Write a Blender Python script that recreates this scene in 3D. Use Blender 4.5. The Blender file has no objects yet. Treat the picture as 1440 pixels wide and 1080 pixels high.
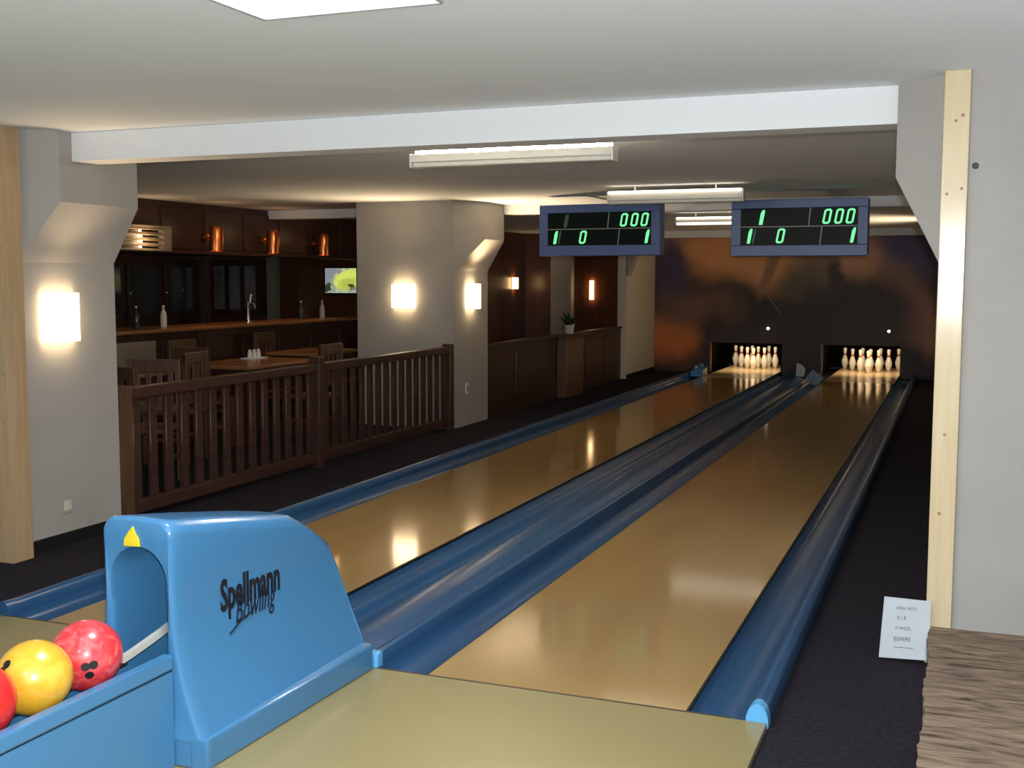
import bpy, bmesh, math, random
from mathutils import Vector, Matrix
random.seed(7)
SC = bpy.context.scene
COL = SC.collection

# ------------------------------------------------------------------ camera
YAW, PITCH, ROLL = 0.3732, 0.0914, 0.0016
CAM = Vector((1.9355, -4.0413, 1.5819))
cy, sy, cp, sp = math.cos(YAW), math.sin(YAW), math.cos(PITCH), math.sin(PITCH)
FWD = Vector((-sy*cp, cy*cp, -sp)); r0 = Vector((cy, sy, 0)); u0 = r0.cross(FWD)
RGT = r0*math.cos(ROLL) + u0*math.sin(ROLL); UPV = -r0*math.sin(ROLL) + u0*math.cos(ROLL)
cam = bpy.data.cameras.new('camera'); camo = bpy.data.objects.new('camera', cam); COL.objects.link(camo)
cam.sensor_width = 36; cam.lens = 1600.4/1440*36; cam.clip_start = 0.05; cam.clip_end = 200
camo.matrix_world = Matrix(((RGT.x, UPV.x, -FWD.x, CAM.x), (RGT.y, UPV.y, -FWD.y, CAM.y), (RGT.z, UPV.z, -FWD.z, CAM.z), (0, 0, 0, 1)))
SC.camera = camo
# ------------------------------------------------------------------ light and exposure
W = bpy.data.worlds.new('world'); SC.world = W; W.use_nodes = True
W.node_tree.nodes['Background'].inputs[0].default_value = (0.02, 0.02, 0.025, 1)
W.node_tree.nodes['Background'].inputs[1].default_value = 0.3
vs = SC.view_settings; vs.view_transform = 'Standard'; vs.look = 'None'; vs.gamma = 1; vs.use_curve_mapping = False; vs.exposure = 0.0
def light(name, kind, loc, power, color=(1, 1, 1), radius=0.03, aim=None, **kw):
    l = bpy.data.lights.new(name, kind); l.energy = power; l.color = color
    if kind in ('POINT', 'SPOT'): l.shadow_soft_size = radius
    for k, v in kw.items(): setattr(l, k, v)
    o = bpy.data.objects.new(name, l); COL.objects.link(o); o.location = loc
    if aim is not None: o.rotation_euler = (Vector(aim)-Vector(loc)).to_track_quat('-Z', 'Y').to_euler()
    return o
# the compact camera's own flash, just above the lens
light('camera_flash', 'SPOT', CAM + UPV*0.07 + RGT*0.02, 590, (0.94, 0.98, 1.0), 0.02, CAM + UPV*0.07 + RGT*0.02 + FWD, spot_size=math.radians(130), spot_blend=0.6)
# the approach's ceiling panel (its emitting face sits in the panel's frame below)
light('panel_light', 'AREA', (0.15, -1.17, 2.395), 38, (0.90, 0.96, 1.0), aim=(0.15, -1.17, 0), shape='RECTANGLE', size=0.56, size_y=0.56)
light('added_panel_light', 'AREA', (0.6, -4.6, 2.395), 42, (0.90, 0.96, 1.0), aim=(0.6, -4.6, 0), shape='RECTANGLE', size=0.56, size_y=0.56)  # unseen second panel, added to brighten the approach

# ------------------------------------------------------------------ materials
MATS = {}
def mat(name, col, rough=0.5, metal=0.0, spec=0.5, col2=None, scale=(1, 1, 1), noise=3.0, detail=4, lo=0.35, hi=0.65, bump=0.0, bscale=40, coat=0.0, emit=None, estr=0.0, alpha=None, distort=0.0):
    m = bpy.data.materials.new(name); m.use_nodes = True; nt = m.node_tree; b = nt.nodes['Principled BSDF']
    b.inputs['Base Color'].default_value = (*col, 1); b.inputs['Roughness'].default_value = rough
    b.inputs['Metallic'].default_value = metal; b.inputs['Specular IOR Level'].default_value = spec
    b.inputs['Coat Weight'].default_value = coat; b.inputs['Coat Roughness'].default_value = 0.14 if name == 'pine' else 0.08
    if emit: b.inputs['Emission Color'].default_value = (*emit, 1); b.inputs['Emission Strength'].default_value = estr
    if alpha is not None: b.inputs['Alpha'].default_value = alpha
    if col2 or bump:
        tc = nt.nodes.new('ShaderNodeTexCoord'); mp = nt.nodes.new('ShaderNodeMapping'); mp.inputs['Scale'].default_value = scale
        nt.links.new(tc.outputs['Object'], mp.inputs['Vector'])
    if col2:
        n = nt.nodes.new('ShaderNodeTexNoise'); n.inputs['Scale'].default_value = noise; n.inputs['Detail'].default_value = detail
        n.inputs['Distortion'].default_value = distort
        nt.links.new(mp.outputs[0], n.inputs['Vector'])
        rp = nt.nodes.new('ShaderNodeValToRGB'); rp.color_ramp.elements[0].position = lo; rp.color_ramp.elements[1].position = hi
        rp.color_ramp.elements[0].color = (*col, 1); rp.color_ramp.elements[1].color = (*col2, 1)
        nt.links.new(n.outputs['Fac'], rp.inputs['Fac']); nt.links.new(rp.outputs[0], b.inputs['Base Color'])
    if bump:
        n2 = nt.nodes.new('ShaderNodeTexNoise'); n2.inputs['Scale'].default_value = bscale; n2.inputs['Detail'].default_value = 3
        nt.links.new(mp.outputs[0], n2.inputs['Vector'])
        bp = nt.nodes.new('ShaderNodeBump'); bp.inputs['Strength'].default_value = bump; bp.inputs['Distance'].default_value = 0.01
        nt.links.new(n2.outputs['Fac'], bp.inputs['Height']); nt.links.new(bp.outputs[0], b.inputs['Normal'])
    MATS[name] = m; return m
mat('plaster', (0.36, 0.34, 0.315), 0.9, spec=0.15, col2=(0.39, 0.37, 0.345), noise=2, bump=0.08, bscale=90)
mat('plaster_light', (0.74, 0.75, 0.75), 0.9, spec=0.15, col2=(0.77, 0.78, 0.78), noise=2)
mat('ceiling_paint', (0.86, 0.90, 0.94), 0.9, spec=0.1, col2=(0.88, 0.92, 0.955), noise=1.2, bump=0.05, bscale=60)
mat('beam_white', (0.76, 0.775, 0.79), 0.7, spec=0.2)
mat('carpet', (0.018, 0.016, 0.022), 0.95, spec=0.05, col2=(0.028, 0.025, 0.033), noise=60, bump=0.12, bscale=300)
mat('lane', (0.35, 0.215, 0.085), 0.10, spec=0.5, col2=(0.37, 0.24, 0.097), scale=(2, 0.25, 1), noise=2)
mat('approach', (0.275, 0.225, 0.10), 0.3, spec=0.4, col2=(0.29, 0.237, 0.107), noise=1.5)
mat('deck_lit', (0.68, 0.50, 0.28), 0.2, spec=0.5, col2=(0.74, 0.56, 0.33), scale=(8, 0.6, 1), noise=2)  # lighter than the lane: the pin lights' brightness put into the colour
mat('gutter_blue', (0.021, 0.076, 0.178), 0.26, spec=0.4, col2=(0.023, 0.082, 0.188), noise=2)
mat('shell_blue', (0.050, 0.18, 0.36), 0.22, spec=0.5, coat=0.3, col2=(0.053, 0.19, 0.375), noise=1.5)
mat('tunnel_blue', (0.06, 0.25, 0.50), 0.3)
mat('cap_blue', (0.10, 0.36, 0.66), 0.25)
mat('black', (0.008, 0.008, 0.009), 0.5)
mat('seam_dark', (0.06, 0.04, 0.03), 0.6)
mat('ink', (0.006, 0.008, 0.016), 0.4)
mat('yellow', (0.75, 0.62, 0.03), 0.4, col2=(0.62, 0.50, 0.02), noise=12)
mat('chrome', (0.7, 0.7, 0.7), 0.2, metal=1.0)
mat('guide_metal', (0.60, 0.58, 0.52), 0.3, metal=0.4)
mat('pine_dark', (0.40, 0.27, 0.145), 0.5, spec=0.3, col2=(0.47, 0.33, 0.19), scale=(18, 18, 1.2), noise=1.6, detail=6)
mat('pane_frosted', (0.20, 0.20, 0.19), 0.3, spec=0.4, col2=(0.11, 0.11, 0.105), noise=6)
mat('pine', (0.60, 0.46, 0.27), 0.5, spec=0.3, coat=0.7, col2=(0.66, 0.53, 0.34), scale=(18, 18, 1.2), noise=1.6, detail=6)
mat('knot', (0.28, 0.17, 0.08), 0.5)
mat('dark_wood', (0.034, 0.014, 0.011), 0.42, col2=(0.050, 0.021, 0.015), scale=(10, 10, 1.2), noise=2.0)
mat('rail_wood', (0.046, 0.020, 0.016), 0.38, col2=(0.066, 0.030, 0.022), scale=(12, 1.0, 12), noise=2.0)
mat('red_wood', (0.09, 0.030, 0.013), 0.3, col2=(0.13, 0.046, 0.019), scale=(7, 7, 0.6), noise=2.2)
mat('chair_wood', (0.085, 0.042, 0.024), 0.4, col2=(0.12, 0.06, 0.034), scale=(10, 10, 1.5), noise=2)
mat('table_wood', (0.26, 0.11, 0.045), 0.25, col2=(0.32, 0.15, 0.06), scale=(8, 1, 1), noise=2)
mat('glass_dark', (0.03, 0.032, 0.034), 0.08, spec=0.6)
mat('housing_blue', (0.11, 0.165, 0.37), 0.4)
mat('screen', (0.006, 0.012, 0.010), 0.4, spec=0.12)
mat('divider', (0.30, 0.32, 0.30), 0.4)
mat('led', (0.05, 0.3, 0.12), 0.5, emit=(0.22, 1.0, 0.42), estr=0.95)
mat('led_ghost', (0.03, 0.07, 0.055), 0.5, emit=(0.1, 0.25, 0.18), estr=0.12)
mat('shade_glow', (0.9, 0.85, 0.75), 0.5, emit=(1.0, 0.74, 0.44), estr=9.0)
mat('shade_far', (0.9, 0.85, 0.75), 0.5, emit=(1.0, 0.62, 0.28), estr=9.0)
mat('panel_glow', (0.9, 0.9, 0.9), 0.5, emit=(0.93, 0.98, 1.0), estr=3.0)
mat('pit_black', (0.0025, 0.0025, 0.003), 0.9, spec=0.05)
mat('uplight', (0.9, 0.9, 0.85), 0.4, emit=(1.0, 0.84, 0.66), estr=5.0)
mat('uplight_strong', (0.9, 0.9, 0.85), 0.4, emit=(1.0, 0.87, 0.70), estr=120.0)
mat('tube_glow', (0.9, 0.9, 0.85), 0.4, emit=(1.0, 0.96, 0.85), estr=1.6)
mat('batten_white', (0.74, 0.72, 0.64), 0.4)
mat('frame_grey', (0.30, 0.31, 0.32), 0.5)
mat('paper', (0.50, 0.53, 0.57), 0.6)
mat('pin_white', (0.85, 0.82, 0.74), 0.25)
mat('pin_red', (0.42, 0.05, 0.03), 0.3)
mat('copper', (0.80, 0.27, 0.10), 0.28, metal=1.0)
mat('bulb', (1, 0.9, 0.7), 0.5, emit=(1.0, 0.66, 0.30), estr=22.0)
mat('bulb_white', (1, 1, 1), 0.5, emit=(1.0, 0.95, 0.85), estr=6.0)
mat('bulb_green', (0.8, 1, 0.7), 0.5, emit=(0.8, 1.0, 0.6), estr=3.0)
mat('grille', (0.28, 0.22, 0.17), 0.5)
mat('leaf', (0.012, 0.030, 0.014), 0.5, col2=(0.02, 0.045, 0.02), noise=9)
mat('pot_white', (0.62, 0.60, 0.55), 0.4)
mat('cream', (0.22, 0.21, 0.16), 0.8, col2=(0.25, 0.24, 0.185), noise=3)
mat('pier_cream', (0.56, 0.53, 0.43), 0.85, col2=(0.61, 0.58, 0.47), scale=(1, 6, 0.3), noise=3)
mat('plate_white', (0.70, 0.70, 0.68), 0.5)
mat('plate_pale', (0.42, 0.46, 0.50), 0.5)
mat('plate_blue', (0.13, 0.19, 0.30), 0.5)
mat('bright_blue', (0.05, 0.24, 0.50), 0.3, col2=(0.03, 0.15, 0.36), noise=9)
mat('ball_red', (0.62, 0.035, 0.045), 0.32, col2=(0.78, 0.14, 0.15), scale=(1, 1, 1), noise=22, detail=7, lo=0.46, hi=0.72, coat=0.3, distort=1.5)
mat('ball_red_plain', (0.62, 0.02, 0.02), 0.3, coat=0.3)
mat('ball_yellow', (0.68, 0.36, 0.025), 0.28, col2=(0.78, 0.46, 0.06), noise=16, detail=6, lo=0.45, hi=0.7, coat=0.3, distort=1.0)
mat('steel_dark', (0.12, 0.12, 0.14), 0.35, metal=0.8)
mat('trough', (0.03, 0.07, 0.17), 0.3)

def fur_material():
    m = bpy.data.materials.new('streaked_cover'); m.use_nodes = True; nt = m.node_tree; b = nt.nodes['Principled BSDF']
    b.inputs['Roughness'].default_value = 0.85; b.inputs['Specular IOR Level'].default_value = 0.15
    tc = nt.nodes.new('ShaderNodeTexCoord'); mp = nt.nodes.new('ShaderNodeMapping'); mp.inputs['Scale'].default_value = (3.4, 22, 22)
    mp.inputs['Rotation'].default_value = (0, 0, 0.06)
    nt.links.new(tc.outputs['Object'], mp.inputs['Vector'])
    n = nt.nodes.new('ShaderNodeTexNoise'); n.inputs['Scale'].default_value = 1.35; n.inputs['Detail'].default_value = 7; n.inputs['Distortion'].default_value = 1.7
    n.inputs['Roughness'].default_value = 0.62
    nt.links.new(mp.outputs[0], n.inputs['Vector'])
    rp = nt.nodes.new('ShaderNodeValToRGB'); e = rp.color_ramp.elements
    e[0].position = 0.30; e[0].color = (0.035, 0.022, 0.018, 1); e[1].position = 0.75; e[1].color = (0.26, 0.19, 0.13, 1)
    for p_, c_ in ((0.38, (0.085, 0.056, 0.043, 1)), (0.46, (0.155, 0.11, 0.08, 1)), (0.60, (0.215, 0.155, 0.11, 1))):
        k = e.new(p_); k.color = c_
    nt.links.new(n.outputs['Fac'], rp.inputs['Fac']); nt.links.new(rp.outputs[0], b.inputs['Base Color'])
    bp = nt.nodes.new('ShaderNodeBump'); bp.inputs['Strength'].default_value = 0.6; bp.inputs['Distance'].default_value = 0.02
    nt.links.new(n.outputs['Fac'], bp.inputs['Height']); nt.links.new(bp.outputs[0], b.inputs['Normal'])
    MATS['streaked_cover'] = m
fur_material()

def blob_material(name, base, blobs, estr=None, distort=0.5, dscale=1.6, rough=0.6):
    """a painted picture: soft colour patches in the x-z plane of the object, edges broken up by noise"""
    m = bpy.data.materials.new(name); m.use_nodes = True; nt = m.node_tree; L = nt.links; N = nt.nodes; b = N['Principled BSDF']
    b.inputs['Roughness'].default_value = rough
    tc = N.new('ShaderNodeTexCoord'); nz = N.new('ShaderNodeTexNoise'); nz.inputs['Scale'].default_value = dscale; nz.inputs['Detail'].default_value = 6
    L.new(tc.outputs['Object'], nz.inputs['Vector'])
    sb = N.new('ShaderNodeVectorMath'); sb.operation = 'SUBTRACT'; sb.inputs[1].default_value = (0.5, 0.5, 0.5); L.new(nz.outputs['Color'], sb.inputs[0])
    sc_ = N.new('ShaderNodeVectorMath'); sc_.operation = 'SCALE'; sc_.inputs['Scale'].default_value = distort; L.new(sb.outputs[0], sc_.inputs[0])
    ad = N.new('ShaderNodeVectorMath'); ad.operation = 'ADD'; L.new(tc.outputs['Object'], ad.inputs[0]); L.new(sc_.outputs[0], ad.inputs[1])
    cur = None
    for (cx, cz, rx, rz, rot, col, soft) in blobs:
        mp = N.new('ShaderNodeMapping'); mp.vector_type = 'TEXTURE'
        mp.inputs['Location'].default_value = (cx, 0, cz); mp.inputs['Scale'].default_value = (rx, 1000, rz); mp.inputs['Rotation'].default_value = (0, rot, 0)
        L.new(ad.outputs[0], mp.inputs['Vector'])
        ln = N.new('ShaderNodeVectorMath'); ln.operation = 'LENGTH'; L.new(mp.outputs[0], ln.inputs[0])
        mr = N.new('ShaderNodeMapRange'); mr.interpolation_type = 'SMOOTHSTEP'
        mr.inputs['From Min'].default_value = 1 + soft; mr.inputs['From Max'].default_value = 1 - soft; L.new(ln.outputs['Value'], mr.inputs['Value'])
        mx = N.new('ShaderNodeMix'); mx.data_type = 'RGBA'; L.new(mr.outputs[0], mx.inputs['Factor'])
        if cur is None: mx.inputs['A'].default_value = (*base, 1)
        else: L.new(cur, mx.inputs['A'])
        mx.inputs['B'].default_value = (*col, 1); cur = mx.outputs['Result']
    L.new(cur, b.inputs['Base Color'])
    if estr: L.new(cur, b.inputs['Emission Color']); b.inputs['Emission Strength'].default_value = estr
    MATS[name] = m
def px2mural(px, py): return (-3.04 + (px-922)/400*4.65, 2.36 - (py-330)/195*2.42)
def mb(px, py, rx, ry, rot, col, soft):
    x, z = px2mural(px, py); return (x, z, rx*4.65/400, ry*2.42/195, rot, col, soft)
blob_material('mural', (0.028, 0.020, 0.024), [
    mb(1010, 352, 80, 34, 0.15, (0.74, 0.34, 0.13), 0.7), mb(1105, 372, 70, 34, 0.1, (0.66, 0.32, 0.14), 0.6),
    mb(1215, 362, 60, 30, 0.2, (0.68, 0.36, 0.20), 0.6), mb(945, 378, 26, 40, 0, (0.068, 0.048, 0.103), 0.6),
    mb(948, 478, 50, 28, 0, (0.62, 0.18, 0.04), 0.7), mb(985, 432, 60, 26, 0, (0.196, 0.099, 0.065), 0.8),
    mb(1290, 350, 42, 40, 0, (0.099, 0.087, 0.186), 0.7), mb(1300, 440, 28, 62, -0.5, (0.413, 0.217, 0.120), 0.55),
    mb(1150, 400, 34, 60, 0.15, (0.217, 0.162, 0.099), 0.6), mb(1160, 455, 75, 60, 0, (0.039, 0.033, 0.041), 0.6),
    mb(1190, 385, 10, 30, -0.5, (0.068, 0.048, 0.039), 0.5), mb(1095, 375, 8, 40, 0.4, (0.304, 0.174, 0.099), 0.5),
    mb(1240, 440, 60, 50, 0, (0.048, 0.041, 0.050), 0.6), mb(1010, 480, 22, 40, 0, (0.048, 0.030, 0.030), 0.6),
    mb(1085, 480, 60, 26, 0, (0.062, 0.044, 0.041), 0.7)], distort=0.5)
blob_material('tv_picture', (0.22, 0.24, 0.27), [
    (0.10, 0.02, 0.24, 0.14, -0.35, (0.62, 0.70, 0.12), 0.25), (0.12, -0.04, 0.15, 0.08, -0.2, (0.40, 0.48, 0.08), 0.4),
    (-0.22, -0.10, 0.08, 0.07, 0, (0.03, 0.04, 0.03), 0.3), (0.17, -0.08, 0.06, 0.03, 0.3, (0.05, 0.05, 0.02), 0.4),
    (0.0, -0.165, 0.3, 0.02, 0, (0.40, 0.46, 0.35), 0.3)], estr=1.0, distort=0.22, dscale=13, rough=0.3)

# ------------------------------------------------------------------ builders
def add(name, verts, faces, m, parent=None, smooth=None, org=(0, 0, 0), mats=None, fm=None):
    me = bpy.data.meshes.new(name); me.from_pydata([tuple(Vector(v)-Vector(org)) for v in verts], [], faces); me.update()
    bm = bmesh.new(); bm.from_mesh(me); bmesh.ops.recalc_face_normals(bm, faces=bm.faces); bm.to_mesh(me); bm.free()
    return link(name, me, m, parent, smooth, mats, fm)
def link(name, me, m, parent=None, smooth=None, mats=None, fm=None):
    for mm in (mats or [m]): me.materials.append(MATS[mm])
    if fm: 
        for p_, i_ in zip(me.polygons, fm): p_.material_index = i_
    if smooth is not None:
        me.polygons.foreach_set('use_smooth', [True]*len(me.polygons)); me.set_sharp_from_angle(angle=math.radians(smooth))
    o = bpy.data.objects.new(name, me); COL.objects.link(o)
    if parent: o.parent = parent
    return o
def org(parent): return tuple(parent['_o']) if parent and '_o' in parent else (0, 0, 0)
def thing(name, label, cat, loc=(0, 0, 0), group=None, kind=None):
    o = bpy.data.objects.new(name, None); COL.objects.link(o); o.location = loc; o.empty_display_size = 0.1
    return tag(o, label, cat, group, kind)
def tag(o, label, cat=None, group=None, kind=None):
    o['label'] = label
    if cat: o['category'] = cat
    if group: o['group'] = group
    if kind: o['kind'] = kind
    return o
def po(parent):
    """world position of a parent chain"""
    v = Vector((0, 0, 0))
    while parent: v += Vector(parent.location); parent = parent.parent
    return v
def flats(o, nn):
    """keep the faces that were there before bevelling flat-shaded"""
    for p_ in o.data.polygons:
        if any(p_.normal.dot(n_) > 0.9999 for n_ in nn): p_.use_smooth = False
    return o
def boxgeo(x0, x1, y0, y1, z0, z1):
    v = [(x, y, z) for x in (x0, x1) for y in (y0, y1) for z in (z0, z1)]
    f = [(0, 1, 3, 2), (4, 6, 7, 5), (0, 4, 5, 1), (2, 3, 7, 6), (0, 2, 6, 4), (1, 5, 7, 3)]
    return v, f
def box(name, x0, x1, y0, y1, z0, z1, m, parent=None, bev=0.0, seg=2):
    """a bevelled box in world coordinates; its origin is its parent's"""
    o = po(parent); bm = bmesh.new(); v, f = boxgeo(x0-o.x, x1-o.x, y0-o.y, y1-o.y, z0-o.z, z1-o.z)
    vs_ = [bm.verts.new(p_) for p_ in v]
    for q in f: bm.faces.new([vs_[i] for i in q])
    bmesh.ops.recalc_face_normals(bm, faces=bm.faces)
    bm.normal_update(); nn = [q.normal.copy() for q in bm.faces]
    if bev: bmesh.ops.bevel(bm, geom=bm.edges[:], offset=bev, segments=seg, affect='EDGES', profile=0.5)
    me = bpy.data.meshes.new(name); bm.to_mesh(me); bm.free()
    return flats(link(name, me, m, parent, 40), nn) if bev else link(name, me, m, parent)
def prism(name, poly, axis, a0, a1, m, parent=None, bev=0.0):
    """extrude a closed polygon (list of 2-D points in the two other axes) along an axis"""
    o = po(parent); n = len(poly)
    def P(p_, a):
        if axis == 'x': return (a, p_[0], p_[1])
        if axis == 'y': return (p_[0], a, p_[1])
        return (p_[0], p_[1], a)
    v = [P(p_, a0) for p_ in poly] + [P(p_, a1) for p_ in poly]
    f = [tuple(range(n)), tuple(range(2*n-1, n-1, -1))] + [(i, (i+1) % n, n+(i+1) % n, n+i) for i in range(n)]
    bm = bmesh.new(); vs_ = [bm.verts.new(Vector(p_)-o) for p_ in v]
    for q in f: bm.faces.new([vs_[i] for i in q])
    bmesh.ops.recalc_face_normals(bm, faces=bm.faces)
    bm.normal_update(); nn = [q.normal.copy() for q in bm.faces]
    if bev: bmesh.ops.bevel(bm, geom=bm.edges[:], offset=bev, segments=2, affect='EDGES', profile=0.5)
    me = bpy.data.meshes.new(name); bm.to_mesh(me); bm.free()
    return flats(link(name, me, m, parent, 35), nn) if bev else link(name, me, m, parent, 35)
def lathe(name, prof, m, parent=None, loc=(0, 0, 0), seg=24, axis='z', mats=None, zones=None, arc=(0, 2*math.pi)):
    """revolve (radius, height) points; loc is a world point"""
    o = po(parent); full = abs(arc[1]-arc[0]-2*math.pi) < 1e-6; ns = seg if full else seg+1
    v, f, fm = [], [], []
    for r_, h in prof:
        for i in range(ns):
            a = arc[0] + (arc[1]-arc[0])*i/seg; c, s = r_*math.cos(a), r_*math.sin(a)
            q = {'z': (c, s, h), 'y': (c, h, s), 'x': (h, c, s)}[axis]
            v.append(Vector(q)+Vector(loc)-o)
    for k in range(len(prof)-1):
        for i in range(seg):
            j = (i+1) % ns
            f.append((k*ns+i, k*ns+j, (k+1)*ns+j, (k+1)*ns+i)); fm.append(zones[k] if zones else 0)
    return add(name, v, f, m, parent, 40, mats=mats, fm=fm if zones else None)
def tube(name, pts, r_, m, parent=None, seg=10):
    o = po(parent); v, f = [], []; P = [Vector(p_) for p_ in pts]; n = len(P)
    for k, p_ in enumerate(P):
        d = (P[min(k+1, n-1)]-P[max(k-1, 0)]).normalized(); ref = Vector((0, 0, 1)) if abs(d.z) < 0.9 else Vector((1, 0, 0))
        a = d.cross(ref).normalized(); b = d.cross(a)
        for i in range(seg):
            t = 2*math.pi*i/seg; v.append(p_ + a*r_*math.cos(t) + b*r_*math.sin(t) - o)
    for k in range(n-1):
        for i in range(seg): f.append((k*seg+i, k*seg+(i+1) % seg, (k+1)*seg+(i+1) % seg, (k+1)*seg+i))
    f.append(tuple(range(seg))); f.append(tuple((n-1)*seg+i for i in range(seg)))
    return add(name, v, f, m, parent, 50)
def strip(name, prof, y0, y1, m, parent=None, floor=-0.02):
    """an extrusion along y of an open (x, z) profile closed down to the floor level"""
    poly = list(prof) + [(prof[-1][0], floor), (prof[0][0], floor)]
    return prism(name, poly, 'y', y0, y1, m, parent)
def copy_tree(o, parent=None):
    c = o.copy(); COL.objects.link(c)
    if parent: c.parent = parent
    for ch in list(o.children): copy_tree(ch, c)
    return c
def textmesh(name, s, size, origin, xd, yd, m, parent=None, bold=0.0, sx=1.0, shear=0.0, depth=0.0008):
    cu = bpy.data.curves.new(name, 'FONT'); cu.body = s; cu.size = size; cu.offset = bold; cu.extrude = depth; cu.shear = shear; cu.resolution_u = 3
    t = bpy.data.objects.new(name, cu); COL.objects.link(t); bpy.context.view_layer.update()
    me = bpy.data.meshes.new_from_object(t.evaluated_get(bpy.context.evaluated_depsgraph_get())); me.materials.clear()
    bpy.data.objects.remove(t); bpy.data.curves.remove(cu)
    X, Y = Vector(xd), Vector(yd); Z = X.cross(Y).normalized(); o = po(parent); O = Vector(origin)
    for v in me.vertices: v.co = O + X*(v.co.x*sx) + Y*v.co.y + Z*v.co.z - o
    return link(name, me, m, parent)

# ------------------------------------------------------------------ room shell
CZ = 2.42
tag(prism('floor', [(-9.0, -0.2), (4.5, -0.2), (4.5, -0.02), (1.349, -0.02), (1.349, -0.11), (-2.254, -0.11), (-2.254, -0.02), (-9.0, -0.02)], 'y', -7.0, 18.4, 'carpet'), 'near-black carpet floor', None, None, 'structure')
tag(box('ceiling', -9.0, 4.5, -7.0, 18.4, CZ, CZ+0.1, 'ceiling_paint'), 'grey-white plaster ceiling', None, None, 'structure')
tag(box('wall_far', -9.0, 4.5, 18.2, 18.4, -0.02, CZ, 'plaster'), 'wall behind the pin machines', None, None, 'structure')
tag(box('wall_right_approach', 3.2, 3.35, -6.8, 0.955, -0.02, CZ, 'plaster_light'), 'unseen pale wall along the right of the approach', None, None, 'structure')  # unseen side wall, added pale to bounce light up to the ceiling
tag(box('wall_left_approach', -4.75, -4.6, -6.8, 0.80, -0.02, CZ, 'plaster_light'), 'unseen pale wall along the left of the approach', None, None, 'structure')  # also unseen, added nearby and pale for the bounce
tag(box('wall_behind', -9.0, 4.5, -7.0, -6.8, -0.02, CZ, 'plaster_light'), 'plaster wall behind the approach', None, None, 'structure')
tag(box('wall_bar', -9.0, -8.8, -6.8, 18.2, -0.02, CZ, 'red_wood'), 'dark red wooden wall behind the bar', None, None, 'structure')
tag(box('wall_right', 1.90, 2.1, 1.85, 18.2, -0.02, CZ, 'plaster'), 'grey plaster wall along the right lane', None, None, 'structure')
tag(box('wall_right_front', 1.955, 4.5, 0.955, 1.10, -0.02, CZ, 'plaster'), 'plain grey wall right of the pine post', None, None, 'structure')
tag(box('wall_left_front', -9.0, -3.12, 0.80, 0.97, -0.02, CZ, 'plaster'), 'grey wall left of the front pillar', None, None, 'structure')
tag(box('wall_bar_end', -8.8, -4.9, 10.5, 10.62, -0.02, CZ, 'red_wood'), 'red-brown wooden end wall behind the television', None, None, 'structure')
tag(box('wall_alcove', -5.62, -5.5, 10.62, 15.7, -0.02, CZ, 'red_wood'), 'red-brown wooden wall of the alcove', None, None, 'structure')
tag(box('wall_alcove_end', -5.5, -3.2, 15.62, 15.74, -0.02, CZ, 'red_wood'), 'red-brown wooden end wall of the alcove', None, None, 'structure')

# pillars with corbelled heads
def pillar(name, x0, x1, y0, y1, side, label, zc=1.66, zt=2.02, out=0.2, both=False, ins=0.15):
    t = thing(name, label, 'pillar', ((x0+x1)/2, (y0+y1)/2, -0.02), kind='structure')
    box('shaft', x0, x1, y0, y1, -0.02, CZ, 'plaster', t)
    for s in ((side, -side) if both else (side,)):
        xf = x1 if s > 0 else x0
        ot = out if s == side else 0.07; ya_, yb_ = y0+0.0005, y1-0.0005; o_ = po(t)
        vv = [(xf-s*0.01, ya_, zc), (xf-s*0.01, yb_, zc), (xf+s*ot, ya_+ins, zt), (xf+s*ot, yb_, zt), (xf+s*ot, ya_+ins, CZ-0.001), (xf+s*ot, yb_, CZ-0.001), (xf-s*0.01, ya_, CZ-0.001), (xf-s*0.01, yb_, CZ-0.001)]
        add('corbel', [Vector(q)-o_ for q in vv], [(0, 1, 3, 2), (2, 3, 5, 4), (4, 5, 7, 6), (0, 6, 7, 1), (0, 2, 4, 6), (1, 7, 5, 3)], 'plaster', t)
    return t
pA = pillar('pillar', -3.6, -3.05, 0.97, 1.78, 1, 'grey plaster pillar with corbelled head nearest the blue ball return')
pR = pillar('pillar', 1.87, 2.4, 1.0, 1.85, -1, 'grey plaster pillar with corbelled head beside the pine post on the right', out=0.205, zc=1.60)
pB = pillar('pillar', -4.24, -3.08, 7.05, 8.0, 1, 'grey plaster pillar with two wall lamps at the end of the railing', both=True, ins=0.4)
pC = thing('pillar', 'pale cream pillar at the left edge of the dark mural', 'pillar', (-3.1, 14.7, -0.02), kind='structure')
box('shaft', -3.2, -3.05, 13.75, 15.58, -0.02, CZ, 'pier_cream', pC)
prism('corbel', [(-3.06, 1.62), (-2.90, 1.98), (-2.90, CZ), (-3.06, CZ)], 'y', 13.75, 14.0, 'plaster', pC)
# a switch plate and cable holes in the near pillar
t = thing('wall_socket', 'white double socket plate low on the near pillar', 'socket', (-3.05, 1.30, 0.22))
box('plate', -3.055, -3.042, 1.255, 1.345, 0.17, 0.27, 'plaster', t, 0.003)
box('insert', -3.044, -3.038, 1.27, 1.33, 0.19, 0.25, 'pier_cream', t, 0.002)
t = thing('wall_socket', 'small white socket on the pillar past the railing end', 'socket', (-3.08, 7.40, 0.39))
box('plate', -3.083, -3.07, 7.36, 7.44, 0.33, 0.45, 'plate_white', t, 0.003)
box('insert', -3.072, -3.066, 7.375, 7.425, 0.36, 0.42, 'plaster', t, 0.002)
for (a, b, c, d, n) in ((-3.05, -3.035, 0.955, 1.78, 'baseboard_left'), (-3.05, -3.035, 13.76, 15.57, 'baseboard_far')):
    tag(box(n, a, b, c, d, -0.02, 0.055, 'black'), 'black skirting board', None, None, 'structure')

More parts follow.
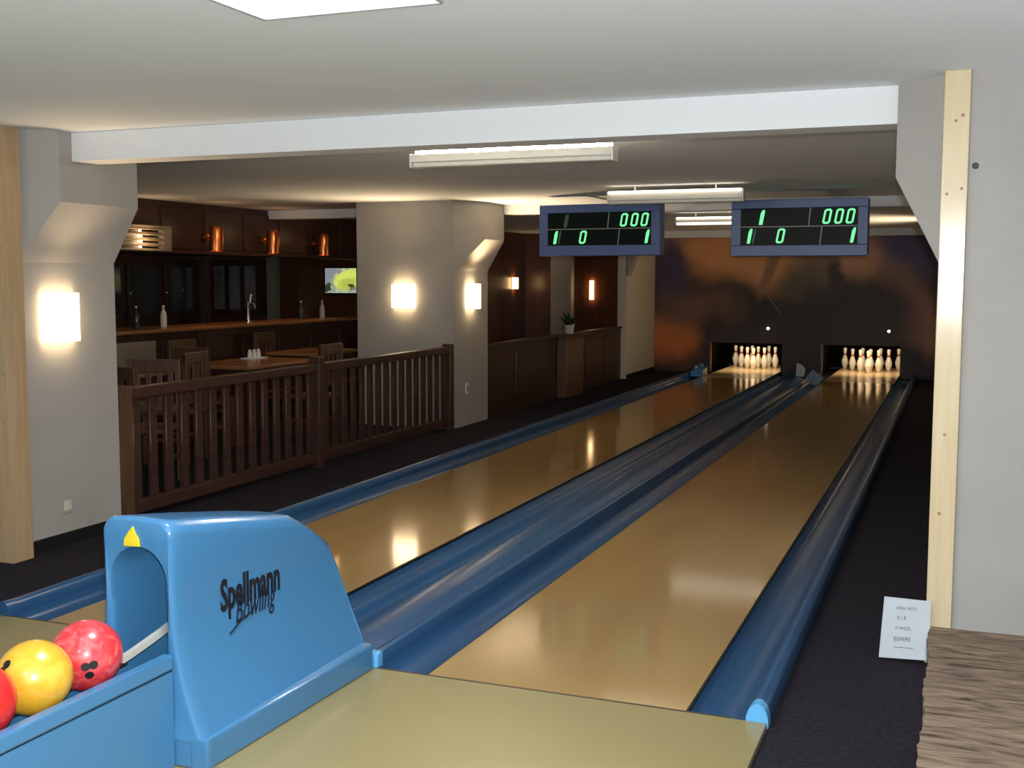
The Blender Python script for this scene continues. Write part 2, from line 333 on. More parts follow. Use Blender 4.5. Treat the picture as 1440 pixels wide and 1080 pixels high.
# ceiling beams
def beam(label, x0, x1, y0, y1, z0, z1=CZ):
    tag(box('ceiling_beam', x0, x1, y0, y1, z0, z1, 'beam_white', None, 0.004), label, 'beam')
beam('wide white ceiling beam crossing nearest, above the approach end', -2.85, 1.664, 1.22, 1.42, 2.255)
beam('white ceiling beam behind the two scoreboards', -2.88, 1.90, 8.0, 8.2, 2.315)
beam('white ceiling beam over the bar left of the lamp pillar', -7.0, -4.44, 8.0, 8.2, 2.315)
beam('white ceiling beam running along the top of the dark mural', -3.05, 1.90, 15.3, 15.5, 2.30)

# pine posts
def pine(label, x0, x1, y0, y1, knots, zb=-0.02, m='pine'):
    t = thing('wooden_post', label, 'post', ((x0+x1)/2, (y0+y1)/2, zb))
    box('board', x0, x1, y0, y1, zb, CZ, m, t, 0.004)
    for (kx, kz, r_) in knots:
        lathe('knot', [(0.0, -0.0015), (r_, -0.001), (r_*1.1, 0.002)], 'knot', t, (kx, y0, kz), 10, 'y')
pine('knotty pine post at the right edge of the picture', 1.852, 1.952, 0.93, 0.998, [(1.90, 2.22, 0.006), (1.925, 2.24, 0.007), (1.875, 1.93, 0.006), (1.93, 1.95, 0.006), (1.90, 0.95, 0.006), (1.89, 0.62, 0.007)])
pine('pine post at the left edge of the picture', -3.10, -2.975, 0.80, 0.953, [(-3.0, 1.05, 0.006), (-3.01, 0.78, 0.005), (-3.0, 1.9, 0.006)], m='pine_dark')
t = thing('cable_hole', 'small black hole in the grey wall right of the pine post', 'hole', (1.979, 0.955, 2.041))
lathe('rim', [(0.004, 0.001), (0.010, 0.0015), (0.013, 0.0)], 'black', t, (1.979, 0.953, 2.041), 14, 'y')
lathe('cavity', [(0.0, 0.001), (0.006, 0.001)], 'black', t, (1.979, 0.953, 2.041), 12, 'y')

# ------------------------------------------------------------------ lanes, gutters, approach
LW, GAP = 1.05, 0.905
def lane(label, x0):
    t = thing('bowling_lane', label, 'bowling lane', (x0+LW/2, 0, -0.02))
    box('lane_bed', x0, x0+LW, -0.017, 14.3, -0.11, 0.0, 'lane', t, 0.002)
    box('pin_deck', x0, x0+LW, 14.302, 17.6, -0.11, 0.0, 'deck_lit', t, 0.002)
    box('edge_strip', x0-0.008, x0, -0.017, 17.6, -0.11, -0.003, 'black', t)
    box('edge_strip', x0+LW, x0+LW+0.008, -0.017, 17.6, -0.11, -0.003, 'black', t)
lane('polished tan bowling lane on the right', 0.0)
lane('polished tan bowling lane on the left, behind the ball return', -GAP-LW)
t = thing('approach', 'pale yellowish run-up area in front of the foul line', 'approach', (-0.45, -2.0, -0.02))
box('surface', -2.253, 1.348, -6.6, -0.028, -0.11, 0.0, 'approach', t, 0.003)
box('foul_line', -2.253, 1.22, -0.028, -0.018, -0.11, 0.0005, 'seam_dark', t)

def arc_pts(cx, cz, r_, a0, a1, n, rz=None):
    rz = rz or r_
    return [(cx+r_*math.cos(math.radians(a0+(a1-a0)*i/n)), cz+rz*math.sin(math.radians(a0+(a1-a0)*i/n))) for i in range(n+1)]
# outer gutters (profile from the lane edge outwards, s = outward direction)
def outer_gutter(label, xe, s, ycap):
    t = thing('gutter', label, 'gutter', (xe+s*0.15, 0, -0.02))
    ch = [(xe+s*0.008, -0.018)] + [(xe+s*(0.115-0.105*math.cos(math.radians(a))), -0.018-0.052*math.sin(math.radians(a))) for a in range(10, 171, 16)] + [(xe+s*0.225, -0.005)]
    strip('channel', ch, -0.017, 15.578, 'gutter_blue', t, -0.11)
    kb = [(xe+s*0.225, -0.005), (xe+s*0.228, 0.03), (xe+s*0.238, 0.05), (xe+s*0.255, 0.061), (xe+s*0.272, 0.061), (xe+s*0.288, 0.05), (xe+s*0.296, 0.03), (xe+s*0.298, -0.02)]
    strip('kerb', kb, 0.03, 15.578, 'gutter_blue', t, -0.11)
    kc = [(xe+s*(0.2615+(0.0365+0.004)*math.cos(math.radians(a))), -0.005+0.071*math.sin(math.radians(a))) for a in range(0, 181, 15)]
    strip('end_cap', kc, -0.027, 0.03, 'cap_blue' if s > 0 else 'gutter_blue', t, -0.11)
    return t
outer_gutter('blue gutter with raised kerb along the dark carpet on the right', LW, 1, 0)
gl = outer_gutter('blue gutter with raised kerb along the left wall side', -GAP-LW, -1, 0)
# the middle: two gutters either side of a ridged capping
t = thing('gutter', 'wide blue double gutter with ridged capping between the lanes', 'gutter', (-GAP/2, 0, -0.02))
for s, xe in ((1, -GAP), (-1, 0.0)):
    ch = [(xe+s*0.008, -0.018)] + [(xe+s*(0.115-0.105*math.cos(math.radians(a))), -0.018-0.052*math.sin(math.radians(a))) for a in range(10, 171, 16)] + [(xe+s*0.225, 0.0)]
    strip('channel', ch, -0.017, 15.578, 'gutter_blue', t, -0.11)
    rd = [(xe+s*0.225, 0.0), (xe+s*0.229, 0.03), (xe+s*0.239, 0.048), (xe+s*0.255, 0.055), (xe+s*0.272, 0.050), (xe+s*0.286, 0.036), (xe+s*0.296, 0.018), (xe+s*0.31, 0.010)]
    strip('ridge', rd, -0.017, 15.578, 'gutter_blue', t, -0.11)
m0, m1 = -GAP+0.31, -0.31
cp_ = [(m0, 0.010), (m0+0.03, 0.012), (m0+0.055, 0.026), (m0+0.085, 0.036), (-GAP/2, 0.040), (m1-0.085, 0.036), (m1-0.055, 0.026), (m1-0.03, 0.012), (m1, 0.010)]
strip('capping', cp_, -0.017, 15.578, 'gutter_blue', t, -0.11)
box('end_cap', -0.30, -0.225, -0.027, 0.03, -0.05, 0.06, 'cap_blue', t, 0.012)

# ------------------------------------------------------------------ ball return
HX = -0.52
HT = thing('ball_return', 'blue moulded ball return hood with black lettering on its side', 'ball return', (HX, -0.55, 0.0))
def resample(pl, n):
    d = [0.0]
    for a, b in zip(pl, pl[1:]): d.append(d[-1] + math.hypot(b[0]-a[0], b[1]-a[1]))
    out = []
    for i in range(n):
        t_ = d[-1]*i/(n-1); k = max(j for j in range(len(d)) if d[j] <= t_+1e-9); k = min(k, len(pl)-2)
        u = (t_-d[k])/max(d[k+1]-d[k], 1e-9); out.append((pl[k][0]+(pl[k+1][0]-pl[k][0])*u, pl[k][1]+(pl[k+1][1]-pl[k][1])*u))
    return out
def half_prof(T, wt=0.140, wb=0.240, rr=0.05):
    rr = min(rr, (T-0.1)*0.45); pts = []
    zl = 0.095
    for i in range(15):
        z = zl + (T-rr-zl)*i/14; w = wt + (wb-wt)*max(0, 1-(z-zl)/0.46)**2.0
        pts.append((w, z))
    w0 = pts[-1][0]
    for a in range(10, 91, 10):
        pts.append((w0-rr+rr*math.cos(math.radians(a)), T-rr+rr*math.sin(math.radians(a))))
    pts += [(w0*0.3, T+0.003), (0.0, T+0.004)]
    return pts
def full_prof(T, **k):
    h = half_prof(T, **k); return [(HX+w, z) for w, z in h] + [(HX-w, z) for w, z in h[-2::-1]]
def hood_T(y):
    ks = [(-1.10, 0.812), (-0.80, 0.765), (-0.46, 0.706), (-0.38, 0.690), (-0.26, 0.630), (-0.13, 0.545), (-0.085, 0.46), (-0.055, 0.36), (-0.04, 0.24), (-0.03, 0.13)]
    for (a, za), (b, zb) in zip(ks, ks[1:]):
        if y <= b: return za + (zb-za)*(y-a)/(b-a)
    return ks[-1][1]
ys = [-1.085, -1.05, -0.95, -0.8, -0.6, -0.46, -0.42, -0.38, -0.32, -0.26, -0.19, -0.13, -0.11, -0.085, -0.07, -0.055, -0.047, -0.04, -0.03]
rings = []
f0 = full_prof(0.812)
def inset(pl, d): 
    out = []
    for (x, z) in pl:
        s = 1-d/0.13; out.append((HX+(x-HX)*(1-d/max(abs(x-HX), 0.1)) if abs(x-HX) > 0.1 else HX+(x-HX)*s, z-d*min(1, max(0, (z-0.5)/0.25))))
    return out
rings.append((-1.112, inset(f0, 0.016))); rings.append((-1.106, inset(f0, 0.007))); rings.append((-1.098, inset(f0, 0.003)))
for y in ys: rings.append((y, full_prof(hood_T(y))))
N_ = len(f0)
hole_h = [(0.106, 0.20), (0.106, 0.60)] + [(0.106*math.cos(math.radians(a)), 0.60+0.112*math.sin(math.radians(a))) for a in range(8, 91, 8)] + [(0.0, 0.712)]
hole = [(HX+w, z) for w, z in hole_h] + [(HX-w, z) for w, z in hole_h[-2::-1]]
hole = resample(hole, N_)
fr = []
for (x, z) in hole: fr.append((HX+(x-HX)*1.05, z+0.006*(1 if z > 0.6 else 0)))
seq = [(-0.50, hole), (-1.085, hole), (-1.103, fr)] + [(-1.110, rings[0][1])] + rings[1:]
v, f = [], []
o_ = po(HT)
for y, pr in seq:
    for (x, z) in pr: v.append(Vector((x, y, z))-o_)
for k in range(len(seq)-1):
    for i in range(N_-1): f.append((k*N_+i, k*N_+i+1, (k+1)*N_+i+1, (k+1)*N_+i))
f.append(tuple(range(N_))); f.append(tuple((len(seq)-1)*N_+i for i in range(N_)))
f.append((2*N_, 3*N_, 4*N_-1, 3*N_-1))
shell = add('hood_shell', v, f, 'shell_blue', HT, 50)
# plinth
prism('plinth', [(HX+0.240, -1.105), (HX+0.252, -1.08), (HX+0.286, -0.045), (HX+0.27, -0.03), (HX-0.27, -0.03), (HX-0.286, -0.045), (HX-0.252, -1.08), (HX-0.240, -1.105)], 'z', 0.0, 0.105, 'shell_blue', HT, 0.01)
box('hood_foot', HX+0.19, HX+0.262, -1.11, -1.07, 0.0, 0.11, 'shell_blue', HT, 0.01)
# lettering on the hood's side
sx_ = HX+0.1425
tilt = 0.0
lg = textmesh('lettering', 'Spellmann', 0.150, (HX+0.1475, -0.868, 0.452), (0, 1, -0.03), (-0.042, 0.0, 1), 'ink', HT, 0.0045, 0.60, 0.10)
tag(lg, 'black bold lettering on the hood side')
lg = textmesh('lettering', 'Bowling', 0.115, (HX+0.1575, -0.80, 0.392), (0, 1, 0.01), (-0.10, 0.0, 1), 'ink', HT, -0.0005, 0.66, 0.45)
tag(lg, 'thin black slanted script under the bold lettering')
tube('lettering', [(HX+0.160, -0.835, 0.366), (HX+0.1565, -0.77, 0.392), (HX+0.154, -0.69, 0.408)], 0.003, 'ink', HT, 6)
# flame-shaped yellow sticker over the opening
prism('sticker', [(HX-0.047, 0.718), (HX-0.044, 0.742), (HX-0.028, 0.764), (HX-0.010, 0.784), (HX-0.002, 0.764), (HX+0.012, 0.745), (HX+0.016, 0.720)], 'y', -1.1135, -1.108, 'yellow', HT)
# rack in front of the hood
RK = thing('ball_rack', 'blue ball rack trough holding three balls before the hood', 'ball rack', (HX, -1.9, 0.0))
RW = 0.135
for s in (1, -1):
    xa, xb = sorted((HX+s*(RW-0.022), HX+s*RW)); box('side_panel', xa, xb, -2.75, -1.112, 0.0, 0.322, 'shell_blue', RK, 0.004)
    xa, xb = sorted((HX+s*(RW-0.035), HX+s*(RW+0.004))); box('rim', xa, xb, -2.75, -1.112, 0.327, 0.378, 'shell_blue', RK, 0.008)
    xa, xb = sorted((HX+s*(RW-0.024), HX+s*(RW-0.004))); box('shadow_gap', xa, xb, -2.75, -1.112, 0.30, 0.34, 'black', RK)
    tube('ball_rail', [(HX+s*0.055, -2.74, 0.325), (HX+s*0.055, -1.113, 0.325)], 0.010, 'steel_dark', RK)
box('trough_floor', HX-RW+0.022, HX+RW-0.022, -2.75, -1.112, 0.245, 0.262, 'trough', RK)
gp = [(HX+0.080, -1.288, 0.408), (HX+0.080, -1.25, 0.413), (HX+0.080, -1.19, 0.423), (HX+0.082, -1.10, 0.441), (HX+0.084, -1.02, 0.462), (HX+0.086, -0.92, 0.50)]
v, f = [], []
o_ = po(RK)
for (x, y, z) in gp:
    for (dx, dz) in ((-0.010, -0.010), (0.010, -0.010), (0.010, 0.010), (-0.010, 0.010)): v.append(Vector((x+dx, y, z+dz))-o_)
for k in range(len(gp)-1):
    for i in range(4): f.append((k*4+i, k*4+(i+1) % 4, (k+1)*4+(i+1) % 4, (k+1)*4+i))
f += [(0, 1, 2, 3), tuple(len(v)-4+i for i in range(4))]
tag(add('guide_strip', v, f, 'guide_metal', RK, 40), 'curved bright metal guide strip')
# balls
def ball(label, m, c, r_, holes):
    t = thing('bowling_ball', label, 'bowling ball', c, 'bowling balls on the rack')
    bm = bmesh.new(); bmesh.ops.create_uvsphere(bm, u_segments=48, v_segments=32, radius=r_)
    me = bpy.data.meshes.new('ball_body'); bm.to_mesh(me); bm.free(); link('ball_body', me, m, t, 60)
    for d in holes:
        d = Vector(d).normalized(); q = d.to_track_quat('Z', 'Y')
        v, f = [], []; seg = 16
        for rr, h in ((0.0135, r_-0.0012), (0.0125, r_+0.0004), (0.006, r_+0.0004), (0.0, r_+0.0004)):
            for i in range(seg): v.append(q @ Vector((rr*math.cos(2*math.pi*i/seg), rr*math.sin(2*math.pi*i/seg), h)))
        for k in range(3):
            for i in range(seg): f.append((k*seg+i, k*seg+(i+1) % seg, (k+1)*seg+(i+1) % seg, (k+1)*seg+i))
        add('finger_hole', v, f, 'black', t, 30)
    return t
tc_ = (CAM-Vector((-0.53, -1.33, 0.43))).normalized()
def face(dx, dy):
    return tc_ + RGT*dx + UPV*dy
ball('marbled red bowling ball nearest the hood opening', 'ball_red', (HX-0.004, -1.345, 0.431), 0.1075, [face(-0.02, -0.33), face(0.22, -0.30), face(0.1, -0.62)])
ball('yellow bowling ball between the two red ones', 'ball_yellow', (HX-0.004, -1.558, 0.431), 0.1075, [face(-0.85, 0.45), face(-0.95, 0.2), face(-1.3, 0.1)])
ball('plain red bowling ball cut off at the left picture edge', 'ball_red_plain', (HX-0.004, -1.772, 0.431), 0.1075, [face(-1.0, 0.9), face(-1.3, 0.7), face(-1.0, 1.5)])

# ------------------------------------------------------------------ ceiling lights
t = thing('ceiling_light', 'bright square light panel in the ceiling over the approach', 'ceiling light', (0.15, -1.17, CZ))
for (a, b, c, d) in ((-0.165, 0.465, -0.862, -0.855), (-0.165, 0.465, -1.487, -1.480), (-0.165, -0.158, -1.48, -0.862), (0.458, 0.465, -1.48, -0.862)):
    box('frame', a, b, c, d, CZ-0.014, CZ, 'frame_grey', t)
box('diffuser', -0.158, 0.458, -1.48, -0.862, CZ-0.010, CZ-0.001, 'panel_glow', t)
t = thing('ceiling_light', 'added unseen light panel in the ceiling behind the camera', 'ceiling light', (0.6, -4.6, CZ))  # fixture for the added light, out of view
for (a, b, c, d) in ((0.285, 0.915, -4.292, -4.285), (0.285, 0.915, -4.915, -4.908), (0.285, 0.292, -4.908, -4.292), (0.908, 0.915, -4.908, -4.292)):
    box('frame', a, b, c, d, CZ-0.014, CZ, 'frame_grey', t)
box('diffuser', 0.292, 0.908, -4.908, -4.292, CZ-0.010, CZ-0.001, 'panel_glow', t)
def batten(label, x0, x1, y, z0, z1, glow, up='uplight', dy=-0.058, dz=-0.006):
    t = thing('fluorescent_light', label, 'ceiling light', ((x0+x1)/2, y, CZ))
    box('body', x0+0.012, x1-0.012, y-0.05, y+0.05, z0+0.03, z1, 'batten_white', t, 0.006)
    box('diffuser', x0+0.015, x1-0.015, y-0.042, y+0.042, z0, z0+0.032, glow, t, 0.012)
    if up: tag(tube('tube', [(x0+0.02, y+dy, z1+dz), (x1-0.02, y+dy, z1+dz)], 0.010, up, t), 'glowing white tube along the top')
    for (a, b) in ((x0, x0+0.014), (x1-0.014, x1)): box('end_cap', a, b, y-0.053, y+0.053, z0-0.003, z1+0.002, 'batten_white', t, 0.004)
    if z1 < CZ-0.005:
        for x in (x0+0.25, x1-0.25): box('mount', x-0.006, x+0.006, y-0.006, y+0.006, z1-0.002, CZ, 'batten_white', t)
    return t
batten('long white fluorescent batten just behind the nearest beam', -1.26, 0.05, 2.42, 2.272, 2.352, 'batten_white', 'uplight_strong', 0.0, 0.014)
light('batten_light', 'AREA', (-0.605, 2.42, 2.268), 20, (1.0, 0.87, 0.68), aim=(-0.605, 2.42, 0), shape='RECTANGLE', size=1.2, size_y=0.07)
batten('short white fluorescent batten hanging between the scoreboards', -1.06, 0.17, 6.0, 2.262, 2.372, 'batten_white')
batten('distant fluorescent batten seen between the scoreboards', -1.42, -0.20, 10.2, 2.27, 2.36, 'tube_glow')

# ------------------------------------------------------------------ scoreboards
def digit0(x, z, w, h, y, sh, th):
    """outline zero with chamfered corners: outer and inner rings, slanted"""
    def ring(ww, hh, c): return [(-ww/2+c, -hh/2), (ww/2-c, -hh/2), (ww/2, -hh/2+c), (ww/2, hh/2-c), (ww/2-c, hh/2), (-ww/2+c, hh/2), (-ww/2, hh/2-c), (-ww/2, -hh/2+c)]
    A, B = ring(w, h, th*0.9), ring(w-2*th, h-2*th, th*0.4)
    v = [(x+p_[0]+sh*p_[1], y, z+p_[1]) for p_ in A+B] + [(x+p_[0]+sh*p_[1], y+0.006, z+p_[1]) for p_ in A+B]
    f = [(i, (i+1) % 8, 8+(i+1) % 8, 8+i) for i in range(8)] + [(i, (i+1) % 8, 16+(i+1) % 8, 16+i) for i in range(8)]
    return v, f
def digit1(x, z, w, h, y, sh, th):
    P = [(-th/2, -h/2), (th/2, -h/2), (th*0.55, h/2-th), (th*0.45, h/2), (-th*0.2, h/2), (-th*0.6, h/2-th*1.1)]
    v = [(x+p_[0]+sh*p_[1], y, z+p_[1]) for p_ in P] + [(x+p_[0]+sh*p_[1], y+0.006, z+p_[1]) for p_ in P]
    f = [tuple(range(6))] + [(i, (i+1) % 6, 6+(i+1) % 6, 6+i) for i in range(6)]
    return v, f
def scoreboard(label, cx, y, zc, w, h, rotz, lit_first):
    t = thing('scoreboard', label, 'scoreboard', (cx, y, zc)); 
    def bx(name, x0, x1, y0, y1, z0, z1, m, par=t, bev=0.0):
        o = box(name, x0, x1, y0, y1, z0, z1, m, None, bev); o.parent = par; return o
    bx('housing', -w/2, w/2, 0.012, 0.16, -h/2, h/2, 'housing_blue', t, 0.02)
    fx, fz0, fz1 = 0.095, 0.105, 0.085
    for (a, b, c, d) in ((-w/2+0.004, w/2-0.004, h/2-fz1, h/2-0.004), (-w/2+0.004, w/2-0.004, -h/2+0.004, -h/2+fz0), (-w/2+0.004, -w/2+fx, -h/2+fz0, h/2-fz1), (w/2-fx, w/2-0.004, -h/2+fz0, h/2-fz1)):
        bx('bezel', a, b, 0.0, 0.03, c, d, 'housing_blue', t, 0.005)
    sw, z0, z1 = w/2-fx, -h/2+fz0, h/2-fz1; sh_, zm = z1-z0, (z0+z1)/2
    s = bx('screen', -sw, sw, 0.008, 0.014, z0, z1, 'screen', t)
    bx('divider', -sw, sw, 0.003, 0.009, zm-0.0045, zm+0.0045, 'divider', s)
    for (xx, a, b) in ((-sw+2*sw*0.595, zm, z1), (-sw+2*sw*0.695, z0, zm)):
        vv = [(xx-0.005-0.008, 0.003, a), (xx+0.005-0.008, 0.003, a), (xx+0.005+0.008, 0.003, b), (xx-0.005+0.008, 0.003, b)]
        vv += [(p_[0], 0.009, p_[2]) for p_ in vv]
        add('divider', vv, [(0, 1, 2, 3), (4, 5, 6, 7), (0, 1, 5, 4), (1, 2, 6, 5), (2, 3, 7, 6), (3, 0, 4, 7)], 'divider', s)
    dh, dw, th = sh_*0.40, 0.070, 0.018; zt, zb = zm+sh_*0.255, zm-sh_*0.25
    for xf in (0.745, 0.845, 0.94): vv, ff = digit0(-sw+2*sw*xf, zt, dw, dh, 0.001, 0.18, th); add('digit', vv, ff, 'led', s)
    vv, ff = digit1(-sw+2*sw*0.185, zt, dw, dh, 0.001, 0.18, 0.032); add('digit', vv, ff, 'led' if lit_first else 'led_ghost', s)
    vv, ff = digit1(-sw+2*sw*0.08, zb, dw, dh, 0.001, 0.18, 0.028); add('digit', vv, ff, 'led', s)
    vv, ff = digit1(-sw+2*sw*0.118, zb, dw, dh, 0.003, 0.18, 0.016); add('digit', vv, ff, 'led_ghost', s)
    vv, ff = digit0(-sw+2*sw*0.35, zb, dw, dh, 0.001, 0.18, th); add('digit', vv, ff, 'led', s)
    vv, ff = digit1(-sw+2*sw*0.965, zb, dw, dh, 0.001, 0.18, 0.028); add('digit', vv, ff, 'led', s)
    for x in (-w*0.3, w*0.3):
        o = bx('bracket', x-0.015, x+0.015, 0.15, 1.13, h/2-0.10, h/2-0.07, 'housing_blue', t)
    t.rotation_euler = (0, 0, rotz)
    return t
scoreboard('blue scoreboard over the left lane showing unlit top left digit', -1.43, 6.9, 2.078, 1.28, 0.515, -0.05, False)
scoreboard('blue scoreboard over the right lane with lit top left digit', 0.515, 6.9, 2.072, 1.255, 0.535, 0.0, True)

# ------------------------------------------------------------------ wall lamps
def sconce(label, pos, facing, w=0.26, h=0.285, d=0.10, glow='shade_glow', power=0.0, col=(1, 0.72, 0.42)):
    """half-cylinder glass shade on a back plate; facing 'x' (+x) or 'y' (-y)"""
    t = thing('wall_lamp', label, 'wall lamp', pos, 'wall lamps')
    v, f = [], []; seg = 14
    for z in (-h/2, h/2):
        for i in range(seg+1):
            a = math.pi*i/seg; u, n_ = (w/2)*math.cos(a), d*abs(math.sin(a))**0.7
            v.append((n_+math.copysign(0.012, d), u, z) if facing == 'x' else (u, -n_-math.copysign(0.012, d), z))
    for i in range(seg): f.append((i, i+1, seg+2+i, seg+1+i))
    o = add('shade', v, f, glow, t, 60)
    md = o.modifiers.new('thickness', 'SOLIDIFY'); md.thickness = 0.004
    vb, fb = boxgeo(*((0, math.copysign(0.012, d), -w*0.42, w*0.42, -h*0.42, h*0.42) if facing == 'x' else (-w*0.42, w*0.42, -math.copysign(0.012, d), 0, -h*0.42, h*0.42)))
    add('back_plate', vb, fb, 'plate_white', t)
    if power:
        a = Vector((0.15, 0, h/2-0.02)) if facing == 'x' else Vector((0, -0.15, h/2-0.02))
        if d < 0: a = Vector((-a.x, -a.y, a.z))
        q = Vector(pos)+a; light('wall_lamp_light', 'SPOT', q, power, col, 0.05, q+Vector((a.x, a.y, 0)).normalized()*(2.0 if d < 0 and facing == 'x' else 0.8)+Vector((0, 0, 1)), spot_size=math.radians(125), spot_blend=1.0)
    return t
sconce('white glowing wall lamp on the near pillar at the left', (-3.05, 1.275, 1.355), 'x', 0.28, 0.285, 0.08, power=20)
sconce('white glowing wall lamp on the lamp pillar face above the railing', (-3.66, 7.05, 1.405), 'y', 0.27, 0.25, 0.10, power=60)
sconce('white glowing wall lamp on the lamp pillar side facing the lanes', (-3.08, 7.49, 1.40), 'x', 0.26, 0.27, 0.10, power=105)
sconce('added unseen wall lamp on the right wall near the pins', (1.90, 12.6, 1.40), 'x', -0.26, 0.27, -0.08, power=140)  # added out of view to brighten the cream pillar and mural
for xx, lb in ((-1.6, 'left'), (1.4, 'right')):
    sconce('added unseen wall lamp on the wall behind the approach, %s of two' % lb, (xx, -6.8, 1.5), 'y', -0.27, 0.27, -0.10, power=420 if xx < 0 else 200, col=(0.84, 0.93, 1.0))  # unseen uplights, added to brighten the near ceiling
sconce('small glowing lamp on the red alcove wall', (-5.5, 15.0, 1.52), 'x', 0.14, 0.20, 0.08, 'shade_far', power=3)
sconce('slim glowing lamp between the alcove pier and the cream pillar', (-4.22, 15.62, 1.40), 'y', 0.07, 0.34, 0.06, 'shade_far')

# ------------------------------------------------------------------ mural wall with the pin openings
MY0, MY1 = 15.58, 15.64
def opening_wall():
    t = thing('mural_panel', 'dark brown and orange painted mural screening the pin machines', 'mural', (-0.6, 15.6, -0.02))
    ops = [(-2.055, -0.83), (-0.175, 1.075)]; oz = 0.505
    xs = [-3.2, ops[0][0], ops[0][1], ops[1][0], ops[1][1], 1.90]
    box('mural_board', xs[0], xs[-1], MY0, MY1, oz, CZ-0.001, 'mural', t).data
    for a, b in ((xs[0], xs[1]), (xs[2], xs[3]), (xs[4], xs[5])): box('mural_board', a, b, MY0, MY1, -0.02, oz, 'mural', t)
    x, z = px2mural(1077, 398); x2, z2 = px2mural(1110, 440)
    tube('painted_streak', [(x, MY0-0.001, z), ((x+x2)/2+0.01, MY0-0.001, (z+z2)/2), (x2, MY0-0.001, z2)], 0.007, 'cream', t, 6)
    for xx in (ops[0][0]-0.004, ops[1][0]-0.004):
        tag(box('opening_post', xx-0.015, xx+0.02, MY0-0.03, MY1, -0.01, oz+0.01, 'red_wood', t, 0.003), 'thin orange-brown wooden post')
    for c in (-1.068, 0.886):
        pass
    # objects keep world origin so the picture's coordinates are metres
    return t
MW = opening_wall()
for o in MW.children:
    if o.name.startswith('mural_board'):
        off = Vector(MW.location); o.location = -off; 
        for v_ in o.data.vertices: v_.co += off
for (x, z, m, lb) in ((-1.068, 0.763, 'bulb_white', 'small white signal lamp on the mural above the left pins'), (0.886, 0.75, 'bulb_green', 'small greenish signal lamp on the mural above the right pins')):
    t = thing('signal_lamp', lb, 'lamp', (x, MY0, z))
    lathe('socket', [(0.0, -0.001), (0.03, -0.001), (0.03, -0.015), (0.024, -0.02)], 'black', t, (x, MY0, z), 16, 'y')
    lathe('lens', [(0.024, -0.018), (0.020, -0.03), (0.011, -0.038), (0.0, -0.04)], m, t, (x, MY0, z), 16, 'y')
# pits
for lb, x0 in (('black pit housing around the pins of the left lane', -GAP-LW), ('black pit housing around the pins of the right lane', 0.0)):
    t = thing('pin_pit', lb, 'pin pit', (x0+LW/2, 16.8, -0.02))
    box('side_wall', x0-0.28, x0-0.22, MY1, 17.9, -0.02, 1.2, 'pit_black', t)
    box('side_wall', x0+LW+0.05, x0+LW+0.11, MY1, 17.9, -0.02, 1.2, 'pit_black', t)
    box('back_curtain', x0-0.22, x0+LW+0.05, 17.8, 17.86, -0.02, 1.2, 'pit_black', t)
    box('roof', x0-0.28, x0+LW+0.11, MY1, 17.9, 1.2, 1.25, 'pit_black', t)
    box('light_housing', x0+0.05, x0+LW-0.05, 15.80, 15.90, 0.80, 0.90, 'batten_white', t, 0.01)
    light('pin_light', 'AREA', (x0+LW/2, 15.90, 0.78), 15, (1.0, 0.74, 0.44), aim=(x0+LW/2, 16.5, 0.0), shape='RECTANGLE', size=0.95, size_y=0.08)
# pins
prof = [(0.0, 0.0), (0.024, 0.0), (0.029, 0.004), (0.036, 0.03), (0.046, 0.06), (0.055, 0.09), (0.0600, 0.114), (0.0595, 0.135), (0.055, 0.16), (0.047, 0.185), (0.038, 0.21), (0.030, 0.235), (0.0245, 0.255), (0.0230, 0.275), (0.0240, 0.295), (0.0270, 0.315), (0.0305, 0.335), (0.0320, 0.350), (0.0300, 0.365), (0.0240, 0.375), (0.012, 0.380), (0.0, 0.381)]
pos = [(0, 0), (-1, 1), (1, 1), (-2, 2), (0, 2), (2, 2), (-3, 3), (-1, 3), (1, 3), (3, 3)]
nm = ['head pin at the front point', 'left pin of the second row', 'right pin of the second row', 'left pin of the third row', 'middle pin of the third row', 'right pin of the third row', 'leftmost pin of the back row', 'second pin from left in the back row', 'third pin from left in the back row', 'rightmost pin of the back row']
p0 = None
for side, cx in (('left lane', -GAP-LW/2), ('right lane', LW/2)):
    for k, (i, j) in enumerate(pos):
        if p0 is None:
            p0 = thing('bowling_pin', '', 'bowling pin'); 
            lathe('pin_body', prof, 'pin_white', p0, (0, 0, 0), 20)
            for z in (0.246, 0.268): lathe('neck_stripe', [(0.0262, z-0.010), (0.0276, z), (0.0256, z+0.010)] if z < 0.25 else [(0.0250, z-0.009), (0.0245, z), (0.0245, z+0.009)], 'pin_red', p0, (0, 0, 0), 20)
            q = p0
        else: q = copy_tree(p0)
        q.location = (cx+i*0.1524, 16.32+j*0.264, 0.0)
        tag(q, 'white bowling pin on the %s, %s' % (side, nm[k]), 'bowling pin', 'bowling pins on the ' + side)
